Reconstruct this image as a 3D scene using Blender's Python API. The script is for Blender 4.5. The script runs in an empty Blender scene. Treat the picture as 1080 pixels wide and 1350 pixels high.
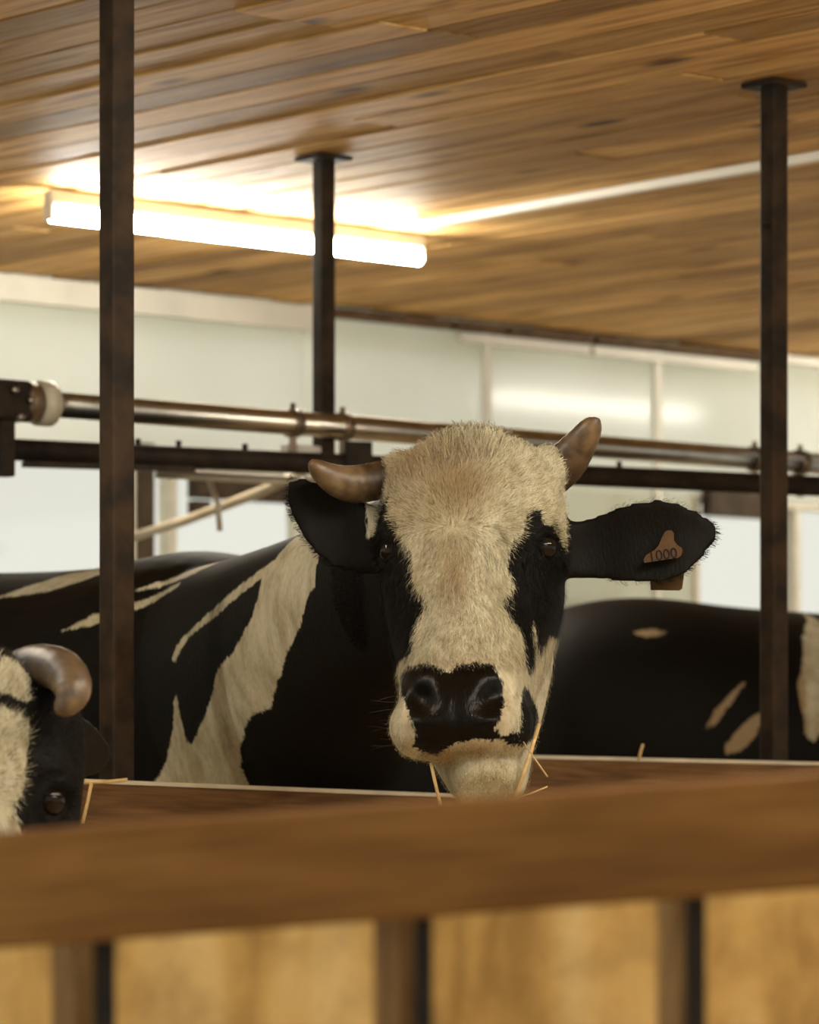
import bpy, bmesh, math, random
import numpy as np
from mathutils import Vector, Matrix

random.seed(7); np.random.seed(7)
sc = bpy.context.scene
COL = sc.collection

# ------------------------------------------------------------------ camera, world, exposure
F = 5000.0          # focal length in pixels of the 1080 px wide frame
HZ = 1010.0         # pixel row of the horizon
EYE = 1.0           # camera height
HEAD_Y = 5.6        # distance of the main cow's head
cam_d = bpy.data.cameras.new('camera'); cam = bpy.data.objects.new('camera', cam_d); COL.objects.link(cam)
cam.location = (0, 0, EYE); cam.rotation_euler = (math.pi/2, 0, 0)
cam_d.sensor_fit = 'HORIZONTAL'; cam_d.sensor_width = 36.0
cam_d.lens = F*36/1080
cam_d.shift_y = (HZ-675)/1080
cam_d.dof.use_dof = True; cam_d.dof.focus_distance = 5.42; cam_d.dof.aperture_fstop = 7.6
cam_d.clip_end = 200
sc.camera = cam
w = bpy.data.worlds.new('world'); sc.world = w; w.use_nodes = True
bg = w.node_tree.nodes['Background']; bg.inputs[0].default_value = (0.86, 0.86, 0.79, 1); bg.inputs[1].default_value = .655
vs = sc.view_settings
vs.view_transform = 'Standard'; vs.look = 'None'; vs.gamma = 1.0; vs.use_curve_mapping = False; vs.exposure = 0.65
TUBE_POWER = 88.0

# ------------------------------------------------------------------ helpers
def at(x, y, Y):
    return Vector(((x-540)*Y/F, Y, EYE+(HZ-y)*Y/F))
def lin(r, g, b):
    f = lambda v: (v/255/12.92) if v <= 10 else ((v/255+0.055)/1.055)**2.4
    return (f(r), f(g), f(b), 1)

def tag(o, label, cat, group=None):
    o['label'] = label; o['category'] = cat
    if group: o['group'] = group
    return o
def empty(name, loc=(0, 0, 0), rz=0):
    o = bpy.data.objects.new(name, None); COL.objects.link(o); o.location = loc; o.rotation_euler = (0, 0, rz)
    o.empty_display_size = .05
    return o
def mesh_obj(name, me, mat, parent=None):
    o = bpy.data.objects.new(name, me); COL.objects.link(o)
    if mat is not None and not me.materials: me.materials.append(mat)
    if parent is not None: o.parent = parent
    return o
def bm_obj(name, bm, mat, parent=None, smooth=False):
    bmesh.ops.recalc_face_normals(bm, faces=bm.faces)
    me = bpy.data.meshes.new(name); bm.to_mesh(me); bm.free()
    if smooth:
        for p in me.polygons: p.use_smooth = True
    return mesh_obj(name, me, mat, parent)
def add_box(bm, c, h, rot=None, bevel=0.0):
    """box with centre c, half sizes h, optional 3x3 rotation"""
    vs_ = []
    for sx in (-1, 1):
        for sy in (-1, 1):
            for sz in (-1, 1):
                v = Vector((sx*h[0], sy*h[1], sz*h[2]))
                if rot is not None: v = rot @ v
                vs_.append(bm.verts.new(Vector(c)+v))
    q = [(0,1,3,2),(4,6,7,5),(0,4,5,1),(2,3,7,6),(0,2,6,4),(1,5,7,3)]
    fs = [bm.faces.new([vs_[i] for i in f]) for f in q]
    if bevel:
        es = set(e for f in fs for e in f.edges)
        bmesh.ops.recalc_face_normals(bm, faces=fs)
        bmesh.ops.bevel(bm, geom=list(es), offset=bevel, segments=2, affect='EDGES', profile=.5)
def frame(d):
    d = Vector(d).normalized()
    up = Vector((0, 0, 1)) if abs(d.z) < .95 else Vector((1, 0, 0))
    a = d.cross(up).normalized(); b = a.cross(d).normalized()
    return a, b
def add_tube(bm, pts, radii, seg=12, cap=True):
    pts = [Vector(p) for p in pts]
    if not hasattr(radii, '__len__'): radii = [radii]*len(pts)
    rings = []
    a0 = None
    for i, p in enumerate(pts):
        d = pts[min(i+1, len(pts)-1)]-pts[max(i-1, 0)]
        if a0 is None: a, b = frame(d)
        else:
            dn = d.normalized(); a = (a0-dn*a0.dot(dn)).normalized(); b = a.cross(dn)
        a0 = a
        rings.append([bm.verts.new(p+radii[i]*(a*math.cos(2*math.pi*k/seg)+b*math.sin(2*math.pi*k/seg))) for k in range(seg)])
    for r0, r1 in zip(rings[:-1], rings[1:]):
        for k in range(seg): bm.faces.new((r0[k], r0[(k+1) % seg], r1[(k+1) % seg], r1[k]))
    if cap: bm.faces.new(rings[0][::-1]); bm.faces.new(rings[-1])
def box_obj(name, c, h, mat, parent=None, rot=None, bevel=0.0, origin=None):
    bm = bmesh.new(); add_box(bm, c, h, rot, bevel); return bm_obj(name, bm, mat, parent)
def tube_obj(name, pts, r, mat, parent=None, seg=14):
    bm = bmesh.new(); add_tube(bm, pts, r, seg); return bm_obj(name, bm, mat, parent, True)

# ------------------------------------------------------------------ materials
def new_mat(name):
    m = bpy.data.materials.new(name); m.use_nodes = True
    nt = m.node_tree
    return m, nt, nt.nodes['Principled BSDF']
def N(nt, typ, **kw):
    n = nt.nodes.new(typ)
    for k, v in kw.items():
        if k.startswith('i_'): n.inputs[k[2:].replace('_', ' ')].default_value = v
        else: setattr(n, k, v)
    return n
def ramp(nt, fac, stops):
    r = N(nt, 'ShaderNodeValToRGB'); cr = r.color_ramp
    while len(cr.elements) < len(stops): cr.elements.new(.5)
    for e, (p, c) in zip(cr.elements, stops): e.position = p; e.color = c
    nt.links.new(fac, r.inputs[0]); return r
def mixc(nt, fac, a, b, mode='MIX'):
    m = N(nt, 'ShaderNodeMix', data_type='RGBA', blend_type=mode)
    for sock, v in ((m.inputs[0], fac), (m.inputs[6], a), (m.inputs[7], b)):
        if hasattr(v, 'is_linked') or hasattr(v, 'node'): nt.links.new(v, sock)
        else: sock.default_value = v
    return m.outputs[2]
def bump(nt, bsdf, h, strength=.3, dist=.01):
    b = N(nt, 'ShaderNodeBump'); b.inputs['Strength'].default_value = strength; b.inputs['Distance'].default_value = dist
    nt.links.new(h, b.inputs['Height']); nt.links.new(b.outputs[0], bsdf.inputs['Normal'])

def wood_mat(name, dark, mid, light, stretch=(1.2, 14, 14), rough=.55, rnd=.5, knots=True, coords='Object', spec=.15):
    m, nt, b = new_mat(name)
    tc = N(nt, 'ShaderNodeTexCoord'); oi = N(nt, 'ShaderNodeObjectInfo')
    mp = N(nt, 'ShaderNodeMapping'); mp.inputs['Scale'].default_value = stretch
    add = N(nt, 'ShaderNodeVectorMath', operation='ADD')
    mul = N(nt, 'ShaderNodeVectorMath', operation='SCALE'); mul.inputs['Scale'].default_value = 37.0
    comb = N(nt, 'ShaderNodeCombineXYZ')
    for i in range(3): nt.links.new(oi.outputs['Random'], comb.inputs[i])
    nt.links.new(comb.outputs[0], mul.inputs[0]); nt.links.new(tc.outputs[coords], add.inputs[0]); nt.links.new(mul.outputs[0], add.inputs[1])
    nt.links.new(add.outputs[0], mp.inputs[0])
    n1 = N(nt, 'ShaderNodeTexNoise'); n1.inputs['Scale'].default_value = 2.2; n1.inputs['Detail'].default_value = 8; n1.inputs['Distortion'].default_value = .6
    nt.links.new(mp.outputs[0], n1.inputs['Vector'])
    r1 = ramp(nt, n1.outputs[0], [(.28, dark), (.5, mid), (.72, light)])
    mp2 = N(nt, 'ShaderNodeMapping'); mp2.inputs['Scale'].default_value = tuple(s*4 if i else s for i, s in enumerate(stretch))
    nt.links.new(add.outputs[0], mp2.inputs[0])
    n2 = N(nt, 'ShaderNodeTexNoise'); n2.inputs['Scale'].default_value = 4; n2.inputs['Detail'].default_value = 6
    nt.links.new(mp2.outputs[0], n2.inputs['Vector'])
    r2 = ramp(nt, n2.outputs[0], [(.3, (.55, .5, .45, 1)), (.6, (1, 1, 1, 1))])
    col = mixc(nt, .75, r1.outputs[0], r2.outputs[0], 'MULTIPLY')
    rr = ramp(nt, oi.outputs['Random'], [(0, (1-rnd, 1-rnd*1.08, 1-rnd*1.2, 1)), (.5, (1, 1, 1, 1)), (1, (1.0+rnd*.25, 1+rnd*.25, 1+rnd*.25, 1))])
    col = mixc(nt, 1.0, col, rr.outputs[0], 'MULTIPLY')
    if knots:
        mp3 = N(nt, 'ShaderNodeMapping'); mp3.inputs['Scale'].default_value = (1.9, 6, 6)
        nt.links.new(add.outputs[0], mp3.inputs[0])
        v = N(nt, 'ShaderNodeTexVoronoi'); v.inputs['Scale'].default_value = 1.0
        nt.links.new(mp3.outputs[0], v.inputs['Vector'])
        rk = ramp(nt, v.outputs['Distance'], [(.07, (.20, .14, .10, 1)), (.16, (1, 1, 1, 1))])
        col = mixc(nt, 1.0, col, rk.outputs[0], 'MULTIPLY')
    nt.links.new(col, b.inputs['Base Color'])
    b.inputs['Roughness'].default_value = rough; b.inputs['Specular IOR Level'].default_value = spec
    bump(nt, b, n2.outputs[0], .25, .004)
    return m
def plain_mat(name, col, rough=.5, metal=0.0, var=0.0, scale=20, dark=None, bumpy=0.0):
    m, nt, b = new_mat(name)
    b.inputs['Roughness'].default_value = rough; b.inputs['Metallic'].default_value = metal
    tc = N(nt, 'ShaderNodeTexCoord')
    n = N(nt, 'ShaderNodeTexNoise'); n.inputs['Scale'].default_value = scale; n.inputs['Detail'].default_value = 6
    nt.links.new(tc.outputs['Object'], n.inputs['Vector'])
    d = dark if dark else tuple(v*(1-var) for v in col[:3])+(1,)
    r = ramp(nt, n.outputs[0], [(.35, d), (.65, col)])
    nt.links.new(r.outputs[0], b.inputs['Base Color'])
    if max(col[:3]) < .15: b.inputs['Specular IOR Level'].default_value = .18
    if bumpy: bump(nt, b, n.outputs[0], bumpy, .003)
    return m

M = {}
M['ceil'] = wood_mat('ceiling_pine', (.33, .165, .045, 1), (.70, .43, .155, 1), (.84, .57, .26, 1), rough=.6, rnd=.5, spec=.10)
M['rail_wood'] = wood_mat('rail_wood', (.15, .062, .012, 1), (.205, .09, .019, 1), (.26, .122, .030, 1), stretch=(2, 10, 10), rough=.6, rnd=.05, knots=False)
M['old_wood'] = wood_mat('old_board', (.06, .03, .011, 1), (.12, .06, .02, 1), (.19, .10, .038, 1), stretch=(2, 12, 12), rough=.6, rnd=.05, knots=False)
M['pale_wood'] = wood_mat('manger_board', (.34, .19, .05, 1), (.60, .37, .115, 1), (.76, .54, .23, 1), stretch=(5, 5, 1.0), rough=.55, rnd=.15, knots=False)
M['post_wood'] = wood_mat('gate_wood', (.09, .045, .014, 1), (.24, .13, .045, 1), (.40, .25, .10, 1), stretch=(12, 12, 1.5), rough=.7, rnd=.1, knots=False)
M['steel'] = plain_mat('rusty_steel', (.014, .009, .005, 1), .6, 0, dark=(.045, .025, .011, 1), scale=22, bumpy=.15)
M['dark_steel'] = plain_mat('dark_rail_steel', (.012, .008, .005, 1), .65, .0, dark=(.026, .016, .008, 1), scale=25)
M['pipe'] = plain_mat('stainless_pipe', (.46, .43, .37, 1), .28, 1.0, var=.2)
M['clamp'] = plain_mat('clamp_steel', (.20, .14, .085, 1), .4, .6, var=.4)
M['collar'] = plain_mat('pale_plastic', (.50, .44, .32, 1), .4, 0, var=.2)
M['white_pl'] = plain_mat('white_plastic', (.80, .78, .70, 1), .35, 0, var=.05)
M['trim_dark'] = wood_mat('trim_dark', (.06, .035, .015, 1), (.12, .07, .03, 1), (.17, .1, .05, 1), rough=.6, rnd=.1, knots=False)
M['trim_pale'] = plain_mat('trim_pale', (.74, .71, .62, 1), .5, 0, var=.15, scale=6)
M['concrete'] = plain_mat('straw_strewn_concrete', (.66, .48, .25, 1), .85, 0, var=.35, scale=7, bumpy=.3)  # unseen floor; straw yellow picked to bounce warm light up to the ceiling
M['snow'] = plain_mat('snow', (.88, .88, .85, 1), .8, 0, var=.06, scale=1.5)
M['frame_dark'] = plain_mat('window_frame_dark', (.06, .04, .022, 1), .55, 0, var=.4)
M['frame_pale'] = plain_mat('window_frame_pale', (.62, .58, .47, 1), .5, 0, var=.15)
M['straw'] = plain_mat('straw', (.62, .42, .17, 1), .55, 0, var=.35, scale=60)
M['tag'] = plain_mat('orange_tag', (.075, .036, .009, 1), .5, 0, var=.25, scale=60)
M['ink'] = plain_mat('black_ink', (.006, .004, .003, 1), .7)
# wall panels: glossy off-white plastic, a little light passes through from outside
def panel_mat():
    m, nt, b = new_mat('white_wall_panel')
    tc = N(nt, 'ShaderNodeTexCoord'); n = N(nt, 'ShaderNodeTexNoise'); n.inputs['Scale'].default_value = 1.3; n.inputs['Detail'].default_value = 4
    nt.links.new(tc.outputs['Object'], n.inputs['Vector'])
    r = ramp(nt, n.outputs[0], [(.3, (.84, .84, .77, 1)), (.7, (.93, .93, .88, 1))])
    nt.links.new(r.outputs[0], b.inputs['Base Color'])
    b.inputs['Roughness'].default_value = .13; b.inputs['IOR'].default_value = 1.5
    tr = N(nt, 'ShaderNodeBsdfTranslucent'); nt.links.new(r.outputs[0], tr.inputs[0])
    mx = N(nt, 'ShaderNodeMixShader'); mx.inputs[0].default_value = .80
    nt.links.new(b.outputs[0], mx.inputs[1]); nt.links.new(tr.outputs[0], mx.inputs[2])
    out = nt.nodes['Material Output']; nt.links.new(mx.outputs[0], out.inputs[0])
    return m
M['panel'] = panel_mat()
def glass_mat():
    m, nt, b = new_mat('window_glass')
    t = N(nt, 'ShaderNodeBsdfTransparent'); t.inputs[0].default_value = (.97, .97, .95, 1)
    g = N(nt, 'ShaderNodeBsdfGlossy'); g.inputs['Roughness'].default_value = .05
    mx = N(nt, 'ShaderNodeMixShader'); mx.inputs[0].default_value = .05
    nt.links.new(t.outputs[0], mx.inputs[1]); nt.links.new(g.outputs[0], mx.inputs[2])
    nt.links.new(mx.outputs[0], nt.nodes['Material Output'].inputs[0]); return m
M['glass'] = glass_mat()
def emit_mat():
    m, nt, b = new_mat('lit_tube')
    b.inputs['Base Color'].default_value = (.9, .9, .85, 1)
    b.inputs['Emission Color'].default_value = (1.0, .95, .82, 1); b.inputs['Emission Strength'].default_value = TUBE_POWER
    return m
M['lit'] = emit_mat()

def coat_mat():
    m, nt, b = new_mat('cow_coat')
    at_ = N(nt, 'ShaderNodeAttribute', attribute_name='coat')
    dt_ = N(nt, 'ShaderNodeAttribute', attribute_name='dirt')  # brown tint: dirt, plus painted face shading and sheen
    ns_ = N(nt, 'ShaderNodeAttribute', attribute_name='nose')
    tc = N(nt, 'ShaderNodeTexCoord')
    mp = N(nt, 'ShaderNodeMapping'); mp.inputs['Scale'].default_value = (1, 1, .35); nt.links.new(tc.outputs['Object'], mp.inputs[0])
    hn = N(nt, 'ShaderNodeTexNoise'); hn.inputs['Scale'].default_value = 260; hn.inputs['Detail'].default_value = 3; nt.links.new(mp.outputs[0], hn.inputs['Vector'])
    ln = N(nt, 'ShaderNodeTexNoise'); ln.inputs['Scale'].default_value = 38; ln.inputs['Detail'].default_value = 5; nt.links.new(mp.outputs[0], ln.inputs['Vector'])
    bn = N(nt, 'ShaderNodeTexNoise'); bn.inputs['Scale'].default_value = 7; bn.inputs['Detail'].default_value = 4; nt.links.new(tc.outputs['Object'], bn.inputs['Vector'])
    def math_(op, a, b_):
        q = N(nt, 'ShaderNodeMath', operation=op)
        for i, v in enumerate((a, b_)):
            if isinstance(v, (int, float)): q.inputs[i].default_value = v
            else: nt.links.new(v, q.inputs[i])
        return q.outputs[0]
    # edge of the patches: signed distance (m) broken up by hair
    e = math_('ADD', at_.outputs['Fac'], math_('MULTIPLY', math_('SUBTRACT', hn.outputs[0], .5), .012))
    e = math_('ADD', e, math_('MULTIPLY', math_('SUBTRACT', ln.outputs[0], .5), .012))
    e = math_('ADD', math_('MULTIPLY', e, 300.0), .5)
    cl = N(nt, 'ShaderNodeClamp'); nt.links.new(e, cl.inputs[0])
    hair = ramp(nt, ln.outputs[0], [(.3, (.37, .33, .22, 1)), (.5, (.50, .465, .34, 1)), (.7, (.575, .545, .41, 1))])
    big = ramp(nt, bn.outputs[0], [(.3, (.80, .76, .66, 1)), (.6, (1, 1, 1, 1))])
    white = mixc(nt, .8, hair.outputs[0], big.outputs[0], 'MULTIPLY')
    fine = ramp(nt, hn.outputs[0], [(.3, (.72, .68, .60, 1)), (.6, (1, 1, 1, 1))])
    white = mixc(nt, .7, white, fine.outputs[0], 'MULTIPLY')
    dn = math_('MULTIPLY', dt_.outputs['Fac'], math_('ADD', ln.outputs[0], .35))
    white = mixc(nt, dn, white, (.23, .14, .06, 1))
    black = (.0042, .0031, .0018, 1)
    col = mixc(nt, cl.outputs[0], black, white)
    nt.links.new(col, b.inputs['Base Color'])
    rg = N(nt, 'ShaderNodeMapRange'); nt.links.new(ns_.outputs['Fac'], rg.inputs[0])
    rg.inputs[3].default_value = .62; rg.inputs[4].default_value = .30
    nt.links.new(rg.outputs[0], b.inputs['Roughness'])
    b.inputs['Specular IOR Level'].default_value = .10
    bump(nt, b, hn.outputs[0], .35, .003)
    return m
M['coat'] = coat_mat()
def horn_mat():
    m, nt, b = new_mat('horn_keratin')
    a = N(nt, 'ShaderNodeAttribute', attribute_name='along')
    tc = N(nt, 'ShaderNodeTexCoord')
    n = N(nt, 'ShaderNodeTexNoise'); n.inputs['Scale'].default_value = 45; n.inputs['Detail'].default_value = 5; nt.links.new(tc.outputs['Object'], n.inputs['Vector'])
    r = ramp(nt, a.outputs['Fac'], [(0, (.020, .011, .005, 1)), (.35, (.045, .024, .010, 1)), (.65, (.15, .10, .052, 1)), (.85, (.11, .065, .028, 1)), (1, (.09, .045, .016, 1))])
    rn = ramp(nt, n.outputs[0], [(.35, (.45, .4, .35, 1)), (.65, (1.2, 1.2, 1.2, 1))])
    col = mixc(nt, .9, r.outputs[0], rn.outputs[0], 'MULTIPLY')
    nt.links.new(col, b.inputs['Base Color']); b.inputs['Roughness'].default_value = .42
    bump(nt, b, n.outputs[0], .3, .004)
    return m
M['horn'] = horn_mat()
def eye_mat():
    m, nt, b = new_mat('dark_eye')
    b.inputs['Base Color'].default_value = (.010, .006, .003, 1); b.inputs['Roughness'].default_value = .04; b.inputs['IOR'].default_value = 1.28
    return m
M['eye'] = eye_mat()

# ------------------------------------------------------------------ the place: axes
UX, UY = math.cos(math.radians(41.45)), math.sin(math.radians(41.45))
U = Vector((UX, UY, 0)); NRM = Vector((-UY, UX, 0))         # along the wall / out through the wall
W0 = Vector((-1.08, 10.0, 0))
CEIL = 2.3
RU = Matrix.Rotation(math.radians(41.45), 3, 'Z')            # local x = along the wall
def wk(x, off=0.0):
    """distance along the wall (k) seen at pixel column x, on a plane `off` metres in front of the wall"""
    o = W0-NRM*off; t = (x-540)/F
    return (t*o.y-o.x)/(U.x-t*U.y)
def wz(x, y, off=0.0):
    p = W0-NRM*off+U*wk(x, off); return EYE+(HZ-y)*p.y/F
def wp(k, z, off=0.0):
    p = W0-NRM*off+U*k; return Vector((p.x, p.y, z))

# floor, ceiling slab
def struct(o): o['kind'] = 'structure'; return o
fl = struct(box_obj('floor', wp(1.0, -.05, 5.9), (5.6, 5.95, .05), M['concrete'], rot=RU))
sn = struct(box_obj('ground', (0, 0, -.20), (60, 60, .05), M['snow']))  # unseen white ground added to bounce sky light into the wall panels
ce = struct(box_obj('ceiling', wp(1.0, CEIL+.10, 4.8), (5.2, 4.9, .05), M['trim_dark'], rot=RU))
# ceiling planks run at right angles to the far wall
PW = .125
def plank_mesh(L):
    bm = bmesh.new(); add_box(bm, (0, 0, 0), (L/2, PW/2-.005, .011), None, .003)
    bmesh.ops.recalc_face_normals(bm, faces=bm.faces)
    me = bpy.data.meshes.new('plank'); bm.to_mesh(me); bm.free(); me.materials.append(M['ceil']); return me
pm = {L: plank_mesh(L) for L in (.7, 1.1, 1.6, 2.4, 3.2)}
rot_pl = math.radians(41.45-90)
k = -3.9
while k < 6.0:
    d = .001; first = True
    while d < 9.3:
        L = random.choice((.7, 1.1, 1.6, 2.4, 3.2) if first else (1.6, 2.4, 3.2)); first = False
        o = bpy.data.objects.new('plank', pm[L]); COL.objects.link(o); o.parent = ce
        dd = d+L/2
        p = wp(k, CEIL+.011+random.uniform(0, .005), dd)
        o.location = p; o.rotation_euler = (random.uniform(-.012, .012), 0, rot_pl)
        d += L+.003
        if d > 5.0 and False: break
    k += PW
# ------------------------------------------------------------------ far wall
wall = None
bm = bmesh.new()
def wall_box(bm, k0, k1, z0, z1, off0, off1, bevel=0.0):
    c = wp((k0+k1)/2, (z0+z1)/2, (off0+off1)/2); add_box(bm, c, ((k1-k0)/2, abs(off1-off0)/2, (z1-z0)/2), RU, bevel)
WT = 1.835; WB = .95
KW = [(wk(-330), wk(176)), (wk(192), wk(402)), (wk(914), wk(1190))]
LW = (wk(590), wk(812)); LWT = 1.475
edges = [-4.0]+[v for q in KW for v in q]+[6.0]
for i in range(0, len(edges), 2): 
    if i == 4:
        wall_box(bm, edges[i], LW[0], WB, WT, -.06, -.02); wall_box(bm, LW[1], edges[i+1], WB, WT, -.06, -.02); wall_box(bm, LW[0], LW[1], LWT, WT, -.06, -.02)
    else: wall_box(bm, edges[i], edges[i+1], WB, WT, -.06, -.02)
wall_box(bm, -4.0, 6.0, 0, WB, -.06, -.02); wall_box(bm, -4.0, 6.0, CEIL-.1, CEIL+.15, -.06, -.021)
wall = struct(bm_obj('wall_back', bm, M['panel']))
# upper panels, and the panels between the windows
joints = [-4.0, wk(-420), wk(-90), wk(170), wk(400), wk(640), wk(865), wk(1075), wk(1280), 6.0]
for a, b_ in zip(joints[:-1], joints[1:]):
    bm = bmesh.new(); wall_box(bm, a+.004, b_-.004, WT+.0, CEIL+.04, -.02, 0.0, .003); bm_obj('panel', bm, M['panel'], wall)
for a, b_, z0 in ((wk(402), LW[0], .05), (LW[0], wk(640), LWT), (wk(640), LW[1], LWT), (LW[1], wk(865), .05), (wk(865), wk(914), .05)):
    bm = bmesh.new(); wall_box(bm, a+.003, b_-.003, z0, WT-.004, -.02, 0.0, .003); bm_obj('panel', bm, M['panel'], wall)
for x in (640, 865):
    bm = bmesh.new(); kk = wk(x); wall_box(bm, kk-.016, kk+.016, LWT if x == 640 else .6, CEIL-.02, 0.0, .012, .003); bm_obj('joint_batten', bm, M['trim_pale'], wall)
# trims under the ceiling
def trim(name, k0, k1, z0, z1, o0, o1, mat):
    bm = bmesh.new(); wall_box(bm, k0, k1, z0, z1, o0, o1, .003); return struct(bm_obj(name, bm, mat))
trim('trim_1', -4.0, wk(430), CEIL-.075, CEIL-.004, .0, .03, M['trim_pale'])
for i, (a, b_) in enumerate(((432, 585), (590, 655), (660, 770), (775, 1010))):
    trim('trim_%d' % (i+2), wk(a), wk(b_), CEIL-.03, CEIL-.004, .0, .045, M['trim_dark'])
for i, (a, b_) in enumerate(((600, 770), (775, 990))):
    trim('trim_%d' % (i+6), wk(a), wk(b_), CEIL-.065, CEIL-.034, .0, .03, M['trim_pale'])
trim('trim_8', wk(1012), 6.0, CEIL-.03, CEIL-.004, .0, .04, M['trim_pale'])

# windows
def window(i, k0, k1, mull, WT=WT):
    bm = bmesh.new(); t = .020
    wall_box(bm, k0, k1, WT-t, WT, -.055, .01); wall_box(bm, k0, k1, WB, WB+t, -.055, .03)
    wall_box(bm, k0, k0+t, WB+t, WT-t, -.055, .01); wall_box(bm, k1-t, k1, WB+t, WT-t, -.055, .01)
    o = struct(bm_obj('window_%d' % i, bm, M['frame_pale']))
    ks = [k0+t]+mull+[k1-t]
    for m in mull:
        bm = bmesh.new(); wall_box(bm, m-.012, m+.012, WB+t, WT-t, -.05, .0); bm_obj('mullion', bm, M['frame_pale'], o)
    for a, b_ in zip(ks[:-1], ks[1:]):
        bm = bmesh.new(); wall_box(bm, a, b_, WB+t, WT-t, -.034, -.028); bm_obj('pane', bm, M['glass'], o)
    return o
w1 = window(1, KW[0][0], KW[0][1], [wk(-120)])
w2 = window(2, KW[1][0], KW[1][1], [wk(229)])
w3 = window(3, KW[2][0], KW[2][1], [wk(1052)])
w4 = window(4, LW[0], LW[1], [], LWT)
def header(par, x0, x1, y0, y1, name='header_board'):
    bm = bmesh.new(); xm = (x0+x1)/2
    wall_box(bm, wk(x0), wk(x1), wz(xm, y1), wz(xm, y0), .012, .05, .003); return bm_obj(name, bm, M['frame_dark'], par)
header(w2, 243, 378, 625, 661); header(w2, 243, 264, 661, 682)
header(w3, 921, 1003, 648, 683)
bm = bmesh.new(); wall_box(bm, wk(176), wk(192), .6, WT+.04, -.02, .04); bm_obj('dark_jamb', bm, M['frame_dark'], w2)

# ------------------------------------------------------------------ lamps and duct on the ceiling
def tube_light(k0, k1, off, label):
    kc = (k0+k1)/2; root = empty('tube_light', wp(kc, CEIL-.002, off), math.radians(41.45))
    L = (k1-k0)
    box_obj('housing', (0, 0, -.018), (L/2, .017, .018), M['white_pl'], root, None, .006)
    tube_obj('lit_tube', [(-L/2+.012, -.002, -.054), (L/2-.012, -.002, -.054)], .0185, M['lit'], root, 16)
    for s in (-1, 1):
        box_obj('end_cap', (s*(L/2-.006), 0, -.045), (.006, .016, .024), M['white_pl'], root, None, .005)
    tag(root, label, 'lamp')
    return root
TO = 1.27
tube_light(wk(62, TO), wk(556, TO), TO, 'lit white fluorescent tube fixed to the wooden ceiling behind the steel posts')
tube_light(2.80, 3.85, 1.18, 'lit fluorescent tube mirrored in the glossy white wall panels')
for i_, (xx, yy, rz) in enumerate(((.75, 3.7, 0), (1.55, 4.6, 0), (1.75, 2.6, 0), (-1.5, 5.1, 0))):  # unseen tubes added to brighten the cows and the ceiling
    lt_ = tube_light(0, 1.2, 0, ['fluorescent tube over the feed alley, facing the horned cow', 'fluorescent tube over the feed alley, on the side of the tagged ear', 'fluorescent tube over the feed alley, above the feed gate', 'fluorescent tube over the feed alley, on the side of the cow lowering its head'][i_])
    lt_.location = (xx, yy, CEIL-.002)
P0 = at(552, 302, 6500*.985/708); P1 = at(1080, 211, 6500*.985/799)
dd = (P1-P0); dd.z = 0; Ld = 4.5; dn = dd.normalized()
box_obj('cable_duct', (0, 0, 0), (Ld/2, .011, .010), M['white_pl'], None, None, .003)
du = bpy.data.objects['cable_duct']; du.location = Vector((P0.x, P0.y, CEIL-.011))+dn*Ld/2; du.rotation_euler = (0, 0, math.atan2(dn.y, dn.x))
tag(du, 'thin white cable duct running along the wooden ceiling away from the lamp', 'cable duct')

# ------------------------------------------------------------------ steel posts
def steel_post(x, Y, side, label, flange=True):
    p = at(x, HZ, Y); root = empty('steel_post', (p.x, p.y, 0), math.radians(41.45-3))
    box_obj('shaft', (0, 0, CEIL/2), (side/2, side/2, CEIL/2-.0), M['steel'], root, None, .004)
    if flange:
        box_obj('ceiling_plate', (0, 0, CEIL-.005), (.045, .045, .005), M['steel'], root, None, .002)
    box_obj('foot_plate', (0, 0, .005), (.06, .06, .005), M['steel'], root, None, .002)
    tag(root, label, 'post'); return root
steel_post(154, 6.12, .0425, 'square rusty steel post in front of the black and white cow flank')
p2 = steel_post(1020.5, 7.22, .0395, 'dark square steel post behind the tagged ear, its plate screwed to the ceiling')
p3 = steel_post(427, 8.09, .0365, 'thin square steel post carrying the milk pipe, just behind the cow horn')
bm = bmesh.new(); add_box(bm, (.0, 0, EYE+(HZ-299)*7.22/F), (.032, .004, .005), None, .001); bm_obj('clip', bm, M['dark_steel'], p2)

# ------------------------------------------------------------------ milk pipe and rail
def line_pt(x, y_guess, Y): return at(x, y_guess, Y)
PY0 = 8.02-.0   # depth of the pipe at pixel column 427
def pipe_at(x):
    t = (x-540)/F; X0 = (427-540)/F*PY0
    Y = (PY0-.883*X0)/(1-.883*t); return Y
zp = EYE+(HZ-561)*pipe_at(427)/F
def pipe_p(x, dz=0): Y = pipe_at(x); return Vector(((x-540)/F*Y, Y, zp+dz))
pr = empty('milk_pipe', pipe_p(500)); 
def rel(o, v): return [Vector(q)-o.location for q in v]
def tube_in(root, name, pts, r, mat, seg=16): return tube_obj(name, rel(root, pts), r, mat, root, seg)
tube_in(pr, 'tube', [pipe_p(60), pipe_p(1300)], .0255, M['pipe'], 20)
pdir = (pipe_p(900)-pipe_p(100)).normalized()
for x in (386, 452, 995, 1055):
    c = pipe_p(x); tube_in(pr, 'clamp', [c-pdir*.012, c+pdir*.012], .030, M['clamp'])
    tube_in(pr, 'clamp_bolt', [c+Vector((0, 0, .026)), c+Vector((0, 0, .042))], .006, M['clamp'], 8)
    bm = bmesh.new(); add_box(bm, c+Vector((0, .0, -.052))-pr.location, (.008, .008, .03)); bm_obj('clamp_stem', bm, M['clamp'], pr)
tag(pr, 'long shiny stainless milk pipe running level behind the cow horns', 'pipe')
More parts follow.
